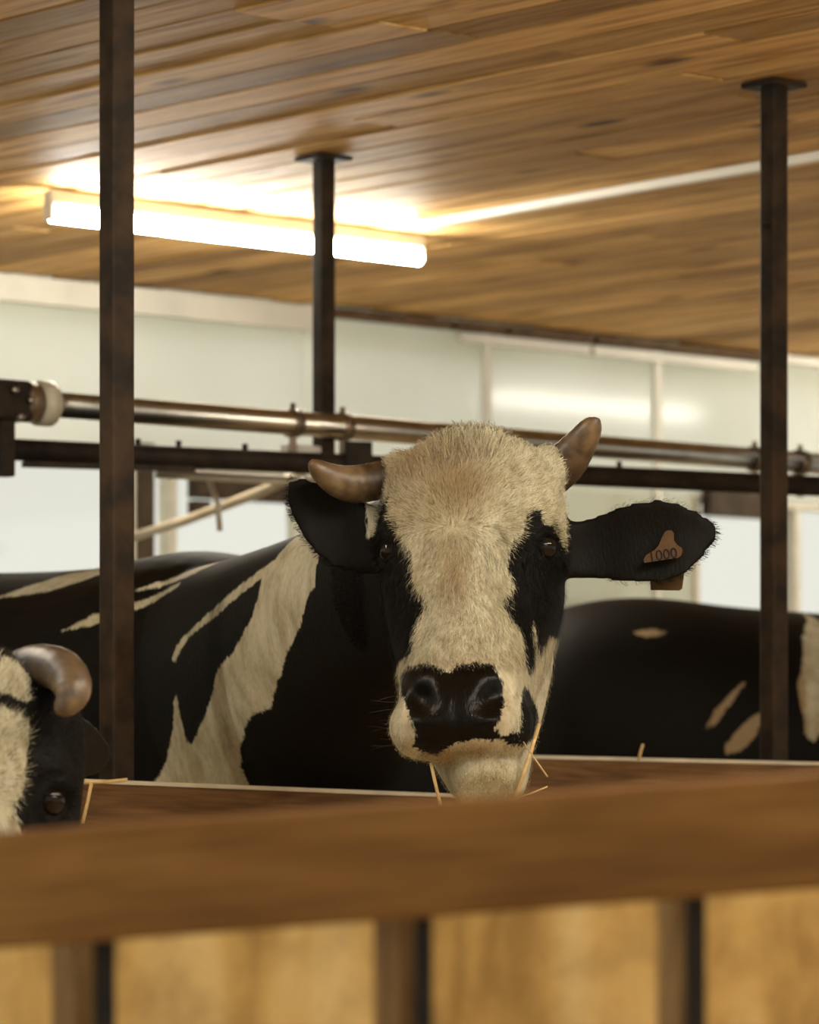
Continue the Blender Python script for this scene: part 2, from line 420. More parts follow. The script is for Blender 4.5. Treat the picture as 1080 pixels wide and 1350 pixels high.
# end fitting of the pipe
vb = empty('pipe_valve', pipe_p(18))
def ring_pts(x0, x1): return [pipe_p(x0), pipe_p(x1)]
tube_in(vb, 'pale_collar', [pipe_p(46), pipe_p(50), pipe_p(66), pipe_p(71)], [.030, .045, .045, .032], M['collar'], 24)
tube_in(vb, 'coupling', [pipe_p(28), pipe_p(32), pipe_p(45), pipe_p(47)], [.034, .040, .040, .03], M['clamp'], 24)
bm = bmesh.new(); add_box(bm, pipe_p(8)-vb.location, (.045, .03, .040), RU, .008); bm_obj('valve_body', bm, M['dark_steel'], vb)
tube_in(vb, 'inlet', [pipe_p(-150), pipe_p(0)], .028, M['dark_steel'])
for dx, dz in ((4, .018), (12, -.034), (26, .0)):
    c = pipe_p(dx, dz)-NRM*.032; tube_in(vb, 'bolt', [c, c-NRM*.014], .007, M['pipe'], 8)
bm = bmesh.new(); add_box(bm, pipe_p(6, -.075)-vb.location, (.016, .016, .075), RU, .004); bm_obj('bracket', bm, M['dark_steel'], vb)
tag(vb, 'dark valve with a pale round collar closing the end of the milk pipe', 'valve')
# lower rail
zr = None
RA = at(0, 592, 7.70); RB = at(1080, 641, 8.35)
rdir = (RB-RA)
RA2 = RA-rdir*.5; RB2 = RB+rdir*.4
rr_ = empty('stall_rail', (RA+RB)/2)
tube_in(rr_, 'rail_tube', [RA2, RB2], .0225, M['dark_steel'], 16)
def rail_p(x): t = x/1080; return RA+rdir*t
bm = bmesh.new(); c = (rail_p(28)+rail_p(240))/2+Vector((0, 0, -.026)); ang = math.atan2(rdir.y, rdir.x)
add_box(bm, c-rr_.location, ((rail_p(240)-rail_p(28)).length/2, .012, .006), Matrix.Rotation(ang, 3, 'Z'), .001); bm_obj('stiffener_strip', bm, M['steel'], rr_)
tag(rr_, 'thick dark steel stall rail running just below the milk pipe', 'rail')
for x in (170, 221, 305, 800):
    c = rail_p(x)+Vector((0, -.0, .022)); tube_in(rr_, 'bolt', [c-Vector((0, 0, .01)), c+Vector((0, 0, .012))], .006, M['dark_steel'], 8)
c = rail_p(445); bm = bmesh.new()
add_box(bm, c+Vector((.01, -.02, .018))-rr_.location, (.030, .006, .030), Matrix.Rotation(ang, 3, 'Z'), .002); bm_obj('post_bracket', bm, M['dark_steel'], rr_)
# white vacuum hose lying between pipe and rail, and cables under the rail
hose = bmesh.new(); add_tube(hose, [rail_p(x)+Vector((0, .06, dz)) for x, dz in ((350, .031), (366, .034), (384, .033), (400, .031))], .010, 10)
h = bm_obj('rubber_hose', hose, M['trim_pale'], None, True); tag(h, 'short pale hose lying on the dark rail against the milk pipe post', 'hose')
# pale pipe under the rail and a slanting stick by the window
cw = empty('water_line', rail_p(300))
tube_in(cw, 'tube', [rail_p(190)+Vector((0, .08, -.030)), rail_p(520)+Vector((0, .08, -.036))], .0095, M['collar'], 12)
tube_in(cw, 'drop_hose', [at(271, 622, 8.1), at(279, 642, 8.1), at(287, 664, 8.1), at(290, 700, 8.1)], .0065, M['collar'], 10)
tag(cw, 'thin pale water line with a drop hose under the dark rail', 'pipe')
st = tube_obj('wooden_stick', [at(165, 711, 9.0), at(240, 688, 8.9), at(345, 648, 8.75), at(400, 622, 8.7)], [.011, .011, .012, .011], M['collar']); tag(st, 'pale stick slanting up to the rail in front of the window', 'stick')

# ------------------------------------------------------------------ boards of the feed front
def board(name, pA, pB, depth, thick, mat, label, cat, group=None):
    """long board whose top front edge runs from pA to pB"""
    d = pB-pA; L = d.length; x = d.normalized(); z = Vector((0, 0, 1)); y = z.cross(x).normalized(); z = x.cross(y)
    R = Matrix((x, y, z)).transposed().to_4x4()
    bm = bmesh.new(); add_box(bm, (0, 0, 0), (L/2, thick/2, depth/2), None, .004)
    o = bm_obj(name, bm, mat)
    o.matrix_world = Matrix.Translation((pA+pB)/2+y*thick/2-z*depth/2) @ R
    tag(o, label, cat, group); return o
bA = at(130, 1033, 5.98); bB = at(560, 1050, 6.26); bd = bB-bA
b1 = board('feed_board', bA-bd*.36, bB+bd*.22, .17, .030, M['old_wood'], 'brown wooden feed board with pale top edge at the foot of the rusty post', 'board')
cA = at(720, 1000.5, 6.86); cB = at(1080, 1009, 7.08); cd = cB-cA
b2 = board('feed_board', cA-cd*.25, cB+cd*1.2, .17, .028, M['old_wood'], 'brown wooden feed board under the black cow, in front of the dark post', 'board')
for o_, nm in ((b1, 0), (b2, 1)):
    # worn pale strip along the top edge
    L = max(v.co.x for v in o_.data.vertices); t = max(v.co.y for v in o_.data.vertices); h = max(v.co.z for v in o_.data.vertices)
    box_obj('top_strip', (0, 0, h+.003), (L, t+.002, .0035), M['collar'], o_, None, .001)

# front gate: rail, uprights; manger boards behind it
gate = empty('feed_gate', (0, 2.7, 0))
gA = at(0, 1097, 2.70); gB = at(1080, 1018, 2.70); gd = gB-gA
gA2 = gA-gd*1.4; gB2 = gB+gd*1.2
x = (gB2-gA2).normalized(); y = Vector((0, 0, 1)).cross(x).normalized(); z = x.cross(y)
bm = bmesh.new(); add_box(bm, (0, 0, 0), ((gB2-gA2).length/2, .02, .0415), None, .006)
gr = bm_obj('top_rail', bm, M['rail_wood'], gate)
gr.matrix_world = Matrix.Translation((gA2+gB2)/2+y*.02-z*.0415-gate.location) @ Matrix((x, y, z)).transposed().to_4x4()
for px0, px1 in ((-390, -310), (66, 148), (492, 566), (866, 928), (1300, 1370)):
    Yp = 2.775; c = at((px0+px1)/2, HZ, Yp); wdt = (px1-px0)*Yp/F
    ztop = (gA+gd*((px0+px1)/2/1080)).z-.012
    box_obj('upright', (c.x, c.y-2.7, ztop/2), (wdt/2.75, wdt/2.75, ztop/2), M['post_wood'], gate, Matrix.Rotation(math.radians(38), 3, 'Z'), .002)
for px0, px1 in ((124, 152), (546, 570), (904, 930)):  # dark strips standing in for the shaded right side of each upright
    c = at((px0+px1)/2, HZ, 2.745); ztop = (gA+gd*((px0+px1)/2/1080)).z-.02
    box_obj('iron_strap', (c.x, c.y-2.7, ztop/2), ((px1-px0)*2.745/F/2, .006, ztop/2), M['dark_steel'], gate, None, .001)
tag(gate, 'wooden feed gate with a broad top rail and uprights across the foreground', 'gate')
mang = empty('manger_front', (0, 3.35, 0))
xs = [-700, -320, 108, 530, 900, 1340, 1700]
for a, b_ in zip(xs[:-1], xs[1:]):
    Ym = 3.35+random.uniform(-.01, .01); c = at((a+b_)/2, HZ, Ym); wd = (b_-a)*Ym/F/2-.004
    box_obj('board', (c.x, c.y-3.35, .45), (wd, .012, .45), M['pale_wood'], mang, None, .003)
for zz in (.15, .78): box_obj('batten', (.0, .03, zz), (.75, .018, .04), M['pale_wood'], mang, None, .003)
tag(mang, 'pale yellow wooden manger front of upright boards behind the feed gate', 'manger')

# ------------------------------------------------------------------ cows
def catmull(P, n):
    P = np.asarray(P, float); out = []
    Q = np.vstack([2*P[0]-P[1], P, 2*P[-1]-P[-2]])
    for i in range(1, len(Q)-2):
        p0, p1, p2, p3 = Q[i-1], Q[i], Q[i+1], Q[i+2]
        for j in range(n):
            t = j/n
            out.append(.5*((2*p1)+(-p0+p2)*t+(2*p0-5*p1+4*p2-p3)*t*t+(-p0+3*p1-3*p2+p3)*t**3))
    out.append(Q[-2]); return np.array(out)
def loft(V, Fc, rings, n=5, seg=40):
    """rings rows: c(3) A(3) B(3) exponent cup ; append a closed tube to V (list) / Fc"""
    R = catmull(np.array([list(r[0])+list(r[1])+list(r[2])+[r[3], r[4]] for r in rings]), n)
    base = len(V); th = np.arange(seg)*2*math.pi/seg
    co, si = np.cos(th), np.sin(th)
    for row in R:
        c, A, B, ex, cup = row[:3], row[3:6], row[6:9], row[9], row[10]
        p = 2/ex
        cc = np.sign(co)*np.abs(co)**p; ss = np.sign(si)*np.abs(si)**p
        bl = np.linalg.norm(B); Bn = B/bl if bl > 1e-9 else B
        pts = c+np.outer(cc, A)+np.outer(ss, B)+np.outer(cup*cc**2, Bn)
        V.extend(pts.tolist())
    m = len(R)
    for i in range(m-1):
        for k in range(seg):
            a = base+i*seg+k; b = base+i*seg+(k+1) % seg
            Fc.append((a, b, b+seg, a+seg))
    Fc.append(tuple(base+k for k in range(seg))[::-1]); Fc.append(tuple(base+(m-1)*seg+k for k in range(seg)))

HS = 930*HEAD_Y/F           # scale of the head tables
# head: y is negative towards the nose, z up, origin on the poll.  dorsal(y,z) ventral(y,z) half-width exponent
SKULL = [
 (( .045,-.012), ( .12,-.055), .040, 2.0),
 (( .015,-.004), ( .155,-.09), .092, 2.2),
 ((-.025,-.020), ( .175,-.15), .124, 2.5),
 ((-.055,-.058), ( .175,-.20), .132, 2.7),
 ((-.078,-.110), ( .155,-.26), .129, 2.7),
 ((-.100,-.165), ( .125,-.31), .128, 2.6),
 ((-.126,-.225), ( .085,-.36), .116, 2.5),
 ((-.160,-.280), ( .035,-.395), .103, 2.4),
 ((-.192,-.325), (-.015,-.425), .093, 2.4),
 ((-.222,-.357), (-.06,-.445), .090, 2.5),
 ((-.243,-.395), (-.10,-.462), .093, 2.6),
 ((-.243,-.432), (-.13,-.470), .088, 2.5),
 ((-.222,-.455), (-.15,-.472), .060, 2.2)]
JAW = [  # lower jaw, shifted a little to +x in the chin
 (( .06,-.17), ( .15,-.25), .085, 0, 2.2),
 (( .02,-.25), ( .13,-.35), .108, 0, 2.3),
 ((-.05,-.33), ( .07,-.42), .098, .004, 2.3),
 ((-.10,-.40), ( .00,-.475), .080, .01, 2.3),
 ((-.150,-.445), (-.06,-.515), .064, .022, 2.3),
 ((-.195,-.462), (-.11,-.535), .054, .030, 2.3),
 ((-.205,-.485), (-.15,-.540), .040, .032, 2.1)]
def head_rings():
    out = []
    r = []
    for D, Vv, a, e in SKULL:
        D = np.array((0, *D)); Vv = np.array((0, *Vv)); r.append(((D+Vv)/2, (a, 0, 0), (D-Vv)/2, e, 0))
    out.append(r)
    r = []
    for D, Vv, a, x, e in JAW:
        D = np.array((x, *D)); Vv = np.array((x, *Vv)); r.append(((D+Vv)/2, (a, 0, 0), (D-Vv)/2, e, 0))
    out.append(r)
    for s in (-1, 1):   # orbit and upper-lip bulges
        r = []
        for t in np.linspace(-1, 1, 7):
            rr = .040*math.sqrt(max(1-t*t, .02)); c = np.array((s*.094, -.022-.02*t, -.165-.038*t))
            r.append((c, (rr, 0, 0), (0, -rr*.9, rr*.45), 2, 0))
        out.append(r)
        r = []
        for t in np.linspace(-1, 1, 7):
            rr = .034*math.sqrt(max(1-t*t, .02)); c = np.array((s*.066, -.178-.02*t, -.420-.036*t))
            r.append((c, (rr, 0, 0), (0, -rr, rr*.35), 2, 0))
        out.append(r)
        r = []                    # horn bosses
        for t in np.linspace(-1, 1, 7):
            rr = .038*math.sqrt(max(1-t*t, .02)); r.append((np.array((s*(.100+.035*t), .045, -.060)), (0, 0, rr), (0, rr, 0), 2, 0))
        out.append(r)
    return out
class Head:
    def __init__(self, poll, yaw, pitch, roll, scale=HS):
        self.M = Matrix.Translation(poll) @ Matrix.Rotation(math.radians(yaw), 4, 'Z') @ Matrix.Rotation(math.radians(pitch), 4, 'X') @ Matrix.Rotation(math.radians(roll), 4, 'Y') @ Matrix.Scale(scale, 4)
        self.A = np.array(self.M); self.I = np.array(self.M.inverted())
    def w(self, p): return self.A[:3, :3] @ np.asarray(p, float)+self.A[:3, 3]
    def v(self, d): return self.A[:3, :3] @ np.asarray(d, float)
    def inv(self, P): return P @ self.I[:3, :3].T+self.I[:3, 3]
    def rings(self, rs): return [(self.w(c), self.v(a), self.v(b), e, cup) for c, a, b, e, cup in rs]
MAIN = Head(at(618, 567, HEAD_Y), -7, 0, -1.2)
def canon(x, y, dep):  # pixel of the main head -> head coordinates at depth dep behind the poll plane
    return MAIN.inv(np.array([list(at(x, y, HEAD_Y+dep))]))[0]
def px_ear(rows, cup):
    """rows: pixel centre, depth, pixel half width, direction angle of width (deg, image), thickness"""
    r = []
    for cx, cy, dep, hw, ang, th in rows:
        c = canon(cx, cy, dep); a = math.radians(ang)
        A = canon(cx+hw*math.cos(a), cy-hw*math.sin(a), dep)-c
        nrm = np.array((0, -1.0, 0)); r.append((c, A, nrm*th, 2.0, cup*(hw/58)))
    return r
EAR_R = px_ear([(715, 716, .08, 34, 90, .030), (745, 724, .085, 38, 90, .022), (772, 725, .085, 40, 90, .013), (800, 721, .08, 47, 90, .010), (830, 717, .07, 54, 90, .009),
                (865, 715, .065, 57, 92, .009), (898, 711, .06, 49, 95, .008), (922, 705, .06, 34, 98, .007), (940, 700, .06, 17, 100, .006), (947, 698, .06, 5, 100, .005)], .022)
EAR_L = px_ear([(512, 712, .08, 42, 100, .030), (488, 709, .085, 50, 100, .022), (462, 704, .085, 57, 104, .013), (438, 695, .08, 63, 107, .010), (418, 688, .075, 62, 108, .009),
                (402, 681, .07, 54, 107, .009), (391, 672, .07, 40, 105, .008), (383, 664, .07, 23, 103, .007), (379, 658, .07, 8, 100, .005)], .016)
def px_horn(rows): return [(canon(x, y, d), r/930/HS*HEAD_Y/5.376) for x, y, d, r in rows]
HORN_L = px_horn([(548, 622, .06, 18), (522, 628, .06, 23), (500, 633, .055, 25), (482, 637, .045, 25.5), (462, 638, .03, 24.5), (443, 633, .012, 21), (427, 624, -.005, 16), (416, 615, -.015, 11), (410, 609, -.02, 5)])
HORN_R = px_horn([(704, 648, .06, 20), (722, 632, .06, 27), (738, 617, .055, 29), (751, 604, .045, 27), (764, 587, .03, 22.5), (774, 572, .015, 18.5), (781, 561, .005, 14), (785, 554, 0, 8.5), (786, 551, 0, 4)])

def sdf_poly(P, poly):
    """signed distance, positive inside"""
    poly = np.asarray(poly, float); d = np.full(len(P), 1e9); ins = np.zeros(len(P), bool)
    for i in range(len(poly)):
        a = poly[i]; b = poly[(i+1) % len(poly)]; e = b-a; w_ = P-a
        t = np.clip((w_ @ e)/(e @ e), 0, 1); q = w_-np.outer(t, e); d = np.minimum(d, (q**2).sum(1))
        c1 = (a[1] <= P[:, 1]) & (b[1] > P[:, 1]); c2 = (b[1] <= P[:, 1]) & (a[1] > P[:, 1])
        cr = e[0]*w_[:, 1]-e[1]*w_[:, 0]
        ins ^= (c1 & (cr > 0)) | (c2 & (cr < 0))
    return np.where(ins, 1, -1)*np.sqrt(d)
def gauss(H, c, r):
    q = (H-np.asarray(c))/np.asarray(r); return np.exp(-(q**2).sum(1))

def face_xz(poly):
    """marking outlines on the face, given on the front view of the main head, as head-plane (x,z) metres"""
    out = []
    for x, y in poly:
        dep = float(np.interp(y, [566, 640, 720, 830, 900, 960, 1010], [.0, -.07, -.105, -.17, -.23, -.245, -.2]))*HS
        if x < 520 or x > 720: dep += .07
        p = at(x, y, HEAD_Y+dep); out.append((p.x-MAIN.M.translation.x, p.z-MAIN.M.translation.z))
    return out
F_EYE_L = face_xz([(511,653),(516,668),(514,680),(523,688),(522,700),(530,706),(532,716),(540,724),(544,740),(545,762),(547,775),(560,788),(561,798),(556,812),(549,828),(546,846),(541,862),(530,868),(520,884),(513,915),(480,940),(440,900),(440,690),(492,705),(497,690),(500,670)])
F_EYE_R = face_xz([(697,676),(706,670),(714,674),(718,688),(727,693),(734,706),(742,722),(800,720),(800,840),(727,838),(722,850),(716,864),(711,845),(708,822),(706,816),(705,830),(708,850),(707,872),(701,890),(696,880),(692,850),(689,835),(678,820),(668,800),(668,788),(678,770),(671,745),(672,728),(678,712),(690,702)])
F_SPOT = face_xz([(689,912),(694,904),(700,908),(706,918),(713,928),(716,945),(712,962),(704,975),(692,984),(670,980),(655,974),(672,968),(685,966),(688,950),(688,930)])
F_NOSE = face_xz([(528,885),(538,875),(552,877),(566,874),(578,878),(591,886),(602,876),(618,873),(640,874),(652,874),(656,884),(665,902),(665,930),(658,948),(652,962),(664,972),(648,977),(622,974),(600,980),(575,994),(556,990),(545,984),(548,970),(541,948),(533,925),(527,902)])
F_LIP = face_xz([(545,975),(560,985),(600,978),(640,975),(655,985),(640,1003),(610,1005),(600,1025),(580,1012),(560,1000)])
F_SLIV = face_xz([(497,662),(503,664),(493,682),(490,700),(483,706),(487,690),(488,675)])

def build_cow(name, label, head, withers, back, ears, horns, white_body, face_fn, voxel, group, standing=True, neck_dz=0.0):
    """one continuous body (trunk, neck, head, ears, legs, tail); horns, eyes are parts"""
    Wp = np.array(withers, float); b = np.array((back[0], back[1], 0.0)); b /= np.linalg.norm(b)
    side = np.array((-b[1], b[0], 0.0)); up = np.array((0, 0, 1.0))
    V, Fc = [], []
    for r in head_rings(): loft(V, Fc, head.rings(r), 5, 40)
    for e in ears: loft(V, Fc, head.rings(e), 4, 28)
    zt = Wp[2]
    def tr(s, ztop, zbot, hw, ex=2.2): 
        c = np.array((Wp[0], Wp[1], 0))+b*s+up*(ztop+zbot)/2; return (c, side*hw, up*(ztop-zbot)/2, ex, 0)
    loft(V, Fc, [tr(-.54, zt-.34, zt-.58, .12), tr(-.50, zt-.27, zt-.66, .17), tr(-.40, zt-.17, zt-.72, .205), tr(-.22, zt-.06, zt-.76, .235), tr(0, zt, zt-.80, .285), tr(.28, zt-.02, zt-.84, .325),
                 tr(.65, zt-.015, zt-.86, .37), tr(1.0, zt+.0, zt-.80, .365), tr(1.25, zt+.02, zt-.68, .32), tr(1.42, zt+.0, zt-.58, .26), tr(1.52, zt-.05, zt-.48, .20), tr(1.57, zt-.12, zt-.38, .12)], 5, 56)
    # neck
    hb = head.w((0, .10, -.17)); sh = np.array((Wp[0], Wp[1], zt-.30))+b*(-.08)
    top0 = head.w((0, .06, -.035)); top1 = np.array((Wp[0], Wp[1], zt-.04))+b*.08
    bot0 = head.w((0, .10, -.33)); bot1 = np.array((Wp[0], Wp[1], zt-.72))+b*(-.2)
    rows = []
    for t in (0, .2, .45, .7, 1.0):
        tp = top0*(1-t)+top1*t+up*(neck_dz*4*t*(1-t)-.022*math.sin(math.pi*t)); bt = bot0*(1-t)+bot1*t+up*(.12*math.sin(math.pi*t)+neck_dz*4*t*(1-t))
        c = (tp+bt)/2; hw = [.090, .120, .150, .185, .225][[0, .2, .45, .7, 1.0].index(t)]
        ax = (sh-hb); ax /= np.linalg.norm(ax); sd = np.cross(up, ax); sd /= np.linalg.norm(sd)
        rows.append((c, sd*hw, (tp-bt)/2, 2.1, 0))
    loft(V, Fc, rows, 6, 48)
    # legs: fore with low wrist, hind with stifle and hock, hooves
    def leg(s, lat, pts):
        rows = []
        for ds, z, r1, r2 in pts:
            c = np.array((Wp[0], Wp[1], 0))+b*(s+ds)+side*lat+up*z; rows.append((c, side*r2, b*r1, 2.2, 0))
        loft(V, Fc, rows, 4, 24)
    for lat in (-1, 1):
        leg(.02, lat*.17, [(0, zt-.35, .13, .07), (-.04, zt-.62, .10, .075), (-.02, .62, .072, .062), (0, .42, .052, .048), (.01, .36, .050, .046), (0, .22, .034, .032), (0, .12, .042, .040), (-.02, .07, .055, .052), (-.035, 0.0, .07, .062)])
        leg(1.22, lat*.18, [(.0, zt-.25, .20, .08), (-.08, zt-.58, .16, .095), (-.02, .70, .10, .075), (.10, .52, .065, .045), (.13, .44, .052, .042), (.10, .24, .036, .034), (.09, .12, .043, .040), (.06, .07, .055, .052), (.04, 0.0, .07, .062)])
    tb = np.array((Wp[0], Wp[1], 0))+b*1.56
    loft(V, Fc, [(tb+b*d+up*z, side*r, b*r, 2, 0) for d, z, r in ((-.06, zt-.03, .035), (.02, zt-.06, .03), (.05, zt-.2, .022), (.05, zt-.5, .016), (.05, zt-.75, .018), (.05, zt-.9, .035), (.05, zt-1.02, .012))], 4, 12)
    me = bpy.data.meshes.new(name+'_raw'); me.from_pydata(V, [], Fc); me.update()
    bm = bmesh.new(); bm.from_mesh(me); bmesh.ops.recalc_face_normals(bm, faces=bm.faces); bm.to_mesh(me); bm.free()
    tmp = bpy.data.objects.new('tmp', me); COL.objects.link(tmp)
    md = tmp.modifiers.new('r', 'REMESH'); md.mode = 'VOXEL'; md.voxel_size = voxel; md.adaptivity = 0
    sm = tmp.modifiers.new('s', 'SMOOTH'); sm.factor = .5; sm.iterations = max(3, int(.055/voxel))
    dg = bpy.context.evaluated_depsgraph_get()
    m2 = bpy.data.meshes.new_from_object(tmp.evaluated_get(dg)); m2.name = name
    bpy.data.objects.remove(tmp); bpy.data.meshes.remove(me)
    n = len(m2.vertices); P = np.empty(n*3); m2.vertices.foreach_get('co', P); P = P.reshape(-1, 3)
    # ---- head detail in head coordinates
    H = head.inv(P); near = (np.abs(H) < .6).all(1)
    D = np.zeros_like(H)
    for s in (-1, 1):
        g = gauss(H, (s*.118, -.045, -.128), (.03, .03, .014)); D[:, 0] += s*.006*g; D[:, 1] -= .006*g     # brow
        g = gauss(H, (s*.06, -.10, -.16), (.028, .05, .05)); D[:, 1] += .006*g                                 # hollow beside the forehead
        g = gauss(H, (s*.088, -.13, -.26), (.02, .05, .04)); D[:, 0] -= s*.008*g
        g = gauss(H, (s*.050, -.262, -.383), (.020, .05, .020)); D[:, 1] += .030*g                             # nostril
        g = gauss(H, (s*.066, -.255, -.372), (.012, .04, .022)); D[:, 1] += .014*g; 
        g = gauss(H, (s*.030, -.262, -.372), (.009, .04, .016)); D[:, 1] -= .008*g
        g = gauss(H, (s*.052, -.25, -.352), (.022, .04, .009)); D[:, 1] -= .007*g
        g = gauss(H, (s*.055, -.25, -.414), (.026, .04, .010)); D[:, 1] -= .007*g
        ec = np.array((s*EYE_C[0], EYE_C[1], EYE_C[2])); rr = np.linalg.norm((H-ec)*np.array((1, 1, 1.15)), axis=1)
        lid = np.exp(-((rr-.0265)/.0055)**2); pit = np.exp(-(rr/.021)**2)
        D[:, 0] += s*(.0045*lid-.009*pit); D[:, 1] += -.004*lid+.006*pit
    g = gauss(H, (0, -.26, -.41), (.006, .05, .03)); D[:, 1] += .004*g
    g = gauss(H, (0, .0, -.012), (.035, .05, .02)); D[:, 2] += .007*g
    g = gauss(H, (0, -.15, -.27), (.045, .06, .08)); D[:, 1] -= .006*g
    D[~near] = 0
    P = P+(D @ head.A[:3, :3].T)
    m2.vertices.foreach_set('co', P.ravel()); m2.update()
    H = head.inv(P)
    # ---- coat: signed distance to the nearest patch edge, > 0 is white
    coat = np.full(n, -.05); dirt_shading = np.zeros(n); nose = np.zeros(n)
    rel_ = P-np.array((Wp[0], Wp[1], 0)); S = rel_ @ b; Lat = rel_ @ side
    SZ = np.stack([S, P[:, 2]], 1)
    for poly in white_body[1]:
        s_ = sdf_poly(SZ, poly); ok = (Lat*white_body[0] > -.05); coat = np.where(ok, np.maximum(coat, s_), coat)
    is_head = (np.abs(H[:, 0]) < .34) & (H[:, 1] < .30) & (H[:, 2] > -.62) & (H[:, 2] < .15)
    face_fn(P, H, head, coat, dirt_shading, nose, is_head)
    for nm, arr in (('coat', coat), ('dirt', dirt_shading), ('nose', nose)):
        a = m2.attributes.new(nm, 'FLOAT', 'POINT'); a.data.foreach_set('value', arr.astype(np.float32))
    for p in m2.polygons: p.use_smooth = True
    m2.materials.clear(); m2.materials.append(M['coat'])
    o = mesh_obj('cow', m2, None)
    tag(o, label, 'cow', group)
    # ---- parts
    for s, rows in horns:
        C = catmull(np.array([list(head.w(c))+[r*head.M.median_scale] for c, r in rows]), 5)
        bm = bmesh.new(); add_tube(bm, [Vector(q[:3].tolist()) for q in C], [float(q[3])*(1+.012*math.sin(i*2.1)) for i, q in enumerate(C)], 24)
        ho = bm_obj('horn', bm, M['horn'], o, True)
        a = ho.data.attributes.new('along', 'FLOAT', 'POINT')
        a.data.foreach_set('value', np.repeat(np.linspace(0, 1, len(C)), 24).astype(np.float32))
    for s in (-1, 1):
        bm = bmesh.new(); bmesh.ops.create_uvsphere(bm, u_segments=24, v_segments=16, radius=.0200*head.M.median_scale)
        eo = bm_obj('eye', bm, M['eye'], o, True); eo.location = head.w((s*(EYE_C[0]-.0125), EYE_C[1]+.009, EYE_C[2])).tolist()
    return o
EYE_C = (.1185, -.050, -.172)

# main cow -------------------------------------------------------
W_MAIN = (-.36, 6.78, 1.385); B_MAIN = (-.66, .75)
def flank(poly, W=W_MAIN, B=B_MAIN, lat=-.27):
    """markings on the flank: pixel outline -> (distance along the back, height) on the flank plane"""
    b = Vector((B[0], B[1], 0)).normalized(); sd = Vector((-b.y, b.x, 0)); out = []
    sgn = -1 if sd.y > 0 else 1
    o = Vector((W[0], W[1], 0))+sd*sgn*abs(lat)
    for x, y in poly:
        t = (x-540)/F   # point o+b*s has X = t*Y
        s = (t*o.y-o.x)/(b.x-t*b.y); Y = o.y+b.y*s
        out.append((s, EYE+(HZ-y)*Y/F))
    return sgn, out
def shoulder(p):   # the shoulder and neck lie deeper than the flank plane: carry the outlines forward there
    return [(x+max(0, x-240)/160*36*min(1.3, max(-.6, (975-y)/100)), y) for x, y in p]
BODY = [flank(shoulder(p)) for p in (
 [(372,700),(420,700),(448,760),(440,772),(425,790),(410,830),(395,850),(378,900),(366,932),(342,942),(330,960),(318,985),(313,1010),(310,1090),(165,1090),(190,1030),(205,1005),(225,960),(230,925),(237,913),(239,945),(243,975),(249,982),(262,965),(285,930),(300,880),(320,860),(345,815),(352,790),(353,760),(362,740)],
 [(412,715),(390,742),(350,765),(315,792),(285,818),(262,834),(245,852),(236,873),(229,870),(236,850),(258,828),(300,790),(330,763),(372,733)],
 [(64,832),(90,812),(130,792),(185,765),(190,772),(130,806),(112,815),(100,822)],
 [(120,778),(160,752),(190,734),(232,728),(214,746),(190,758)],
 [(-60,790),(-10,752),(40,735),(75,740),(40,762),(0,778)])]
WHITE_MAIN = (BODY[0][0], [q[1] for q in BODY])
def face_main(P, H, head, coat, dirt_shading, nose, is_head):
    XZ = np.stack([P[:, 0]-head.M.translation.x, P[:, 2]-head.M.translation.z], 1)
    c = np.full(len(P), .05)
    for poly in (F_EYE_L, F_EYE_R, F_SPOT, F_NOSE): c = np.minimum(c, -sdf_poly(XZ, poly))
    c = np.maximum(c, sdf_poly(XZ, F_SLIV))
    c = np.minimum(c, .055-H[:, 1]+np.where(H[:, 2] < -.2, 0.03, 0))                                  # behind the poll and cheek: black
    c = np.minimum(c, np.where(H[:, 2] > -.30, .155-np.abs(H[:, 0]), 1))                              # ears: black
    coat[is_head] = c[is_head]
    nose[:] = np.where(is_head, np.clip(sdf_poly(XZ, F_NOSE)*150, 0, 1), 0)
    d = .95*gauss(H, (-.005, -.05, -.085), (.05, .1, .04))+.8*gauss(H, (-.01, -.12, -.21), (.025, .1, .06))+.6*gauss(H, (-.07, -.03, -.04), (.06, .1, .03))
    d += .35*gauss(H, (-.09, -.05, -.10), (.04, .1, .12))+.8*np.clip(sdf_poly(XZ, F_LIP)*60+.2, 0, 1)+.5*gauss(H, (0, -.2, -.335), (.08, .1, .012))+.7*gauss(H, (.062, -.24, -.40), (.012, .06, .05))+.6*gauss(H, (-.065, -.24, -.40), (.01, .06, .05))  # broad first term browns the shaded half of the face
    dirt_shading[is_head] = np.clip(d, 0, 1)[is_head]
cow1 = build_cow('cow', 'black and white horned cow looking over the feed board, orange tag in its ear', MAIN, W_MAIN, B_MAIN, [EAR_R, EAR_L], [(-1, HORN_L), (1, HORN_R)], WHITE_MAIN, face_main, .0055, 'cows in the barn')

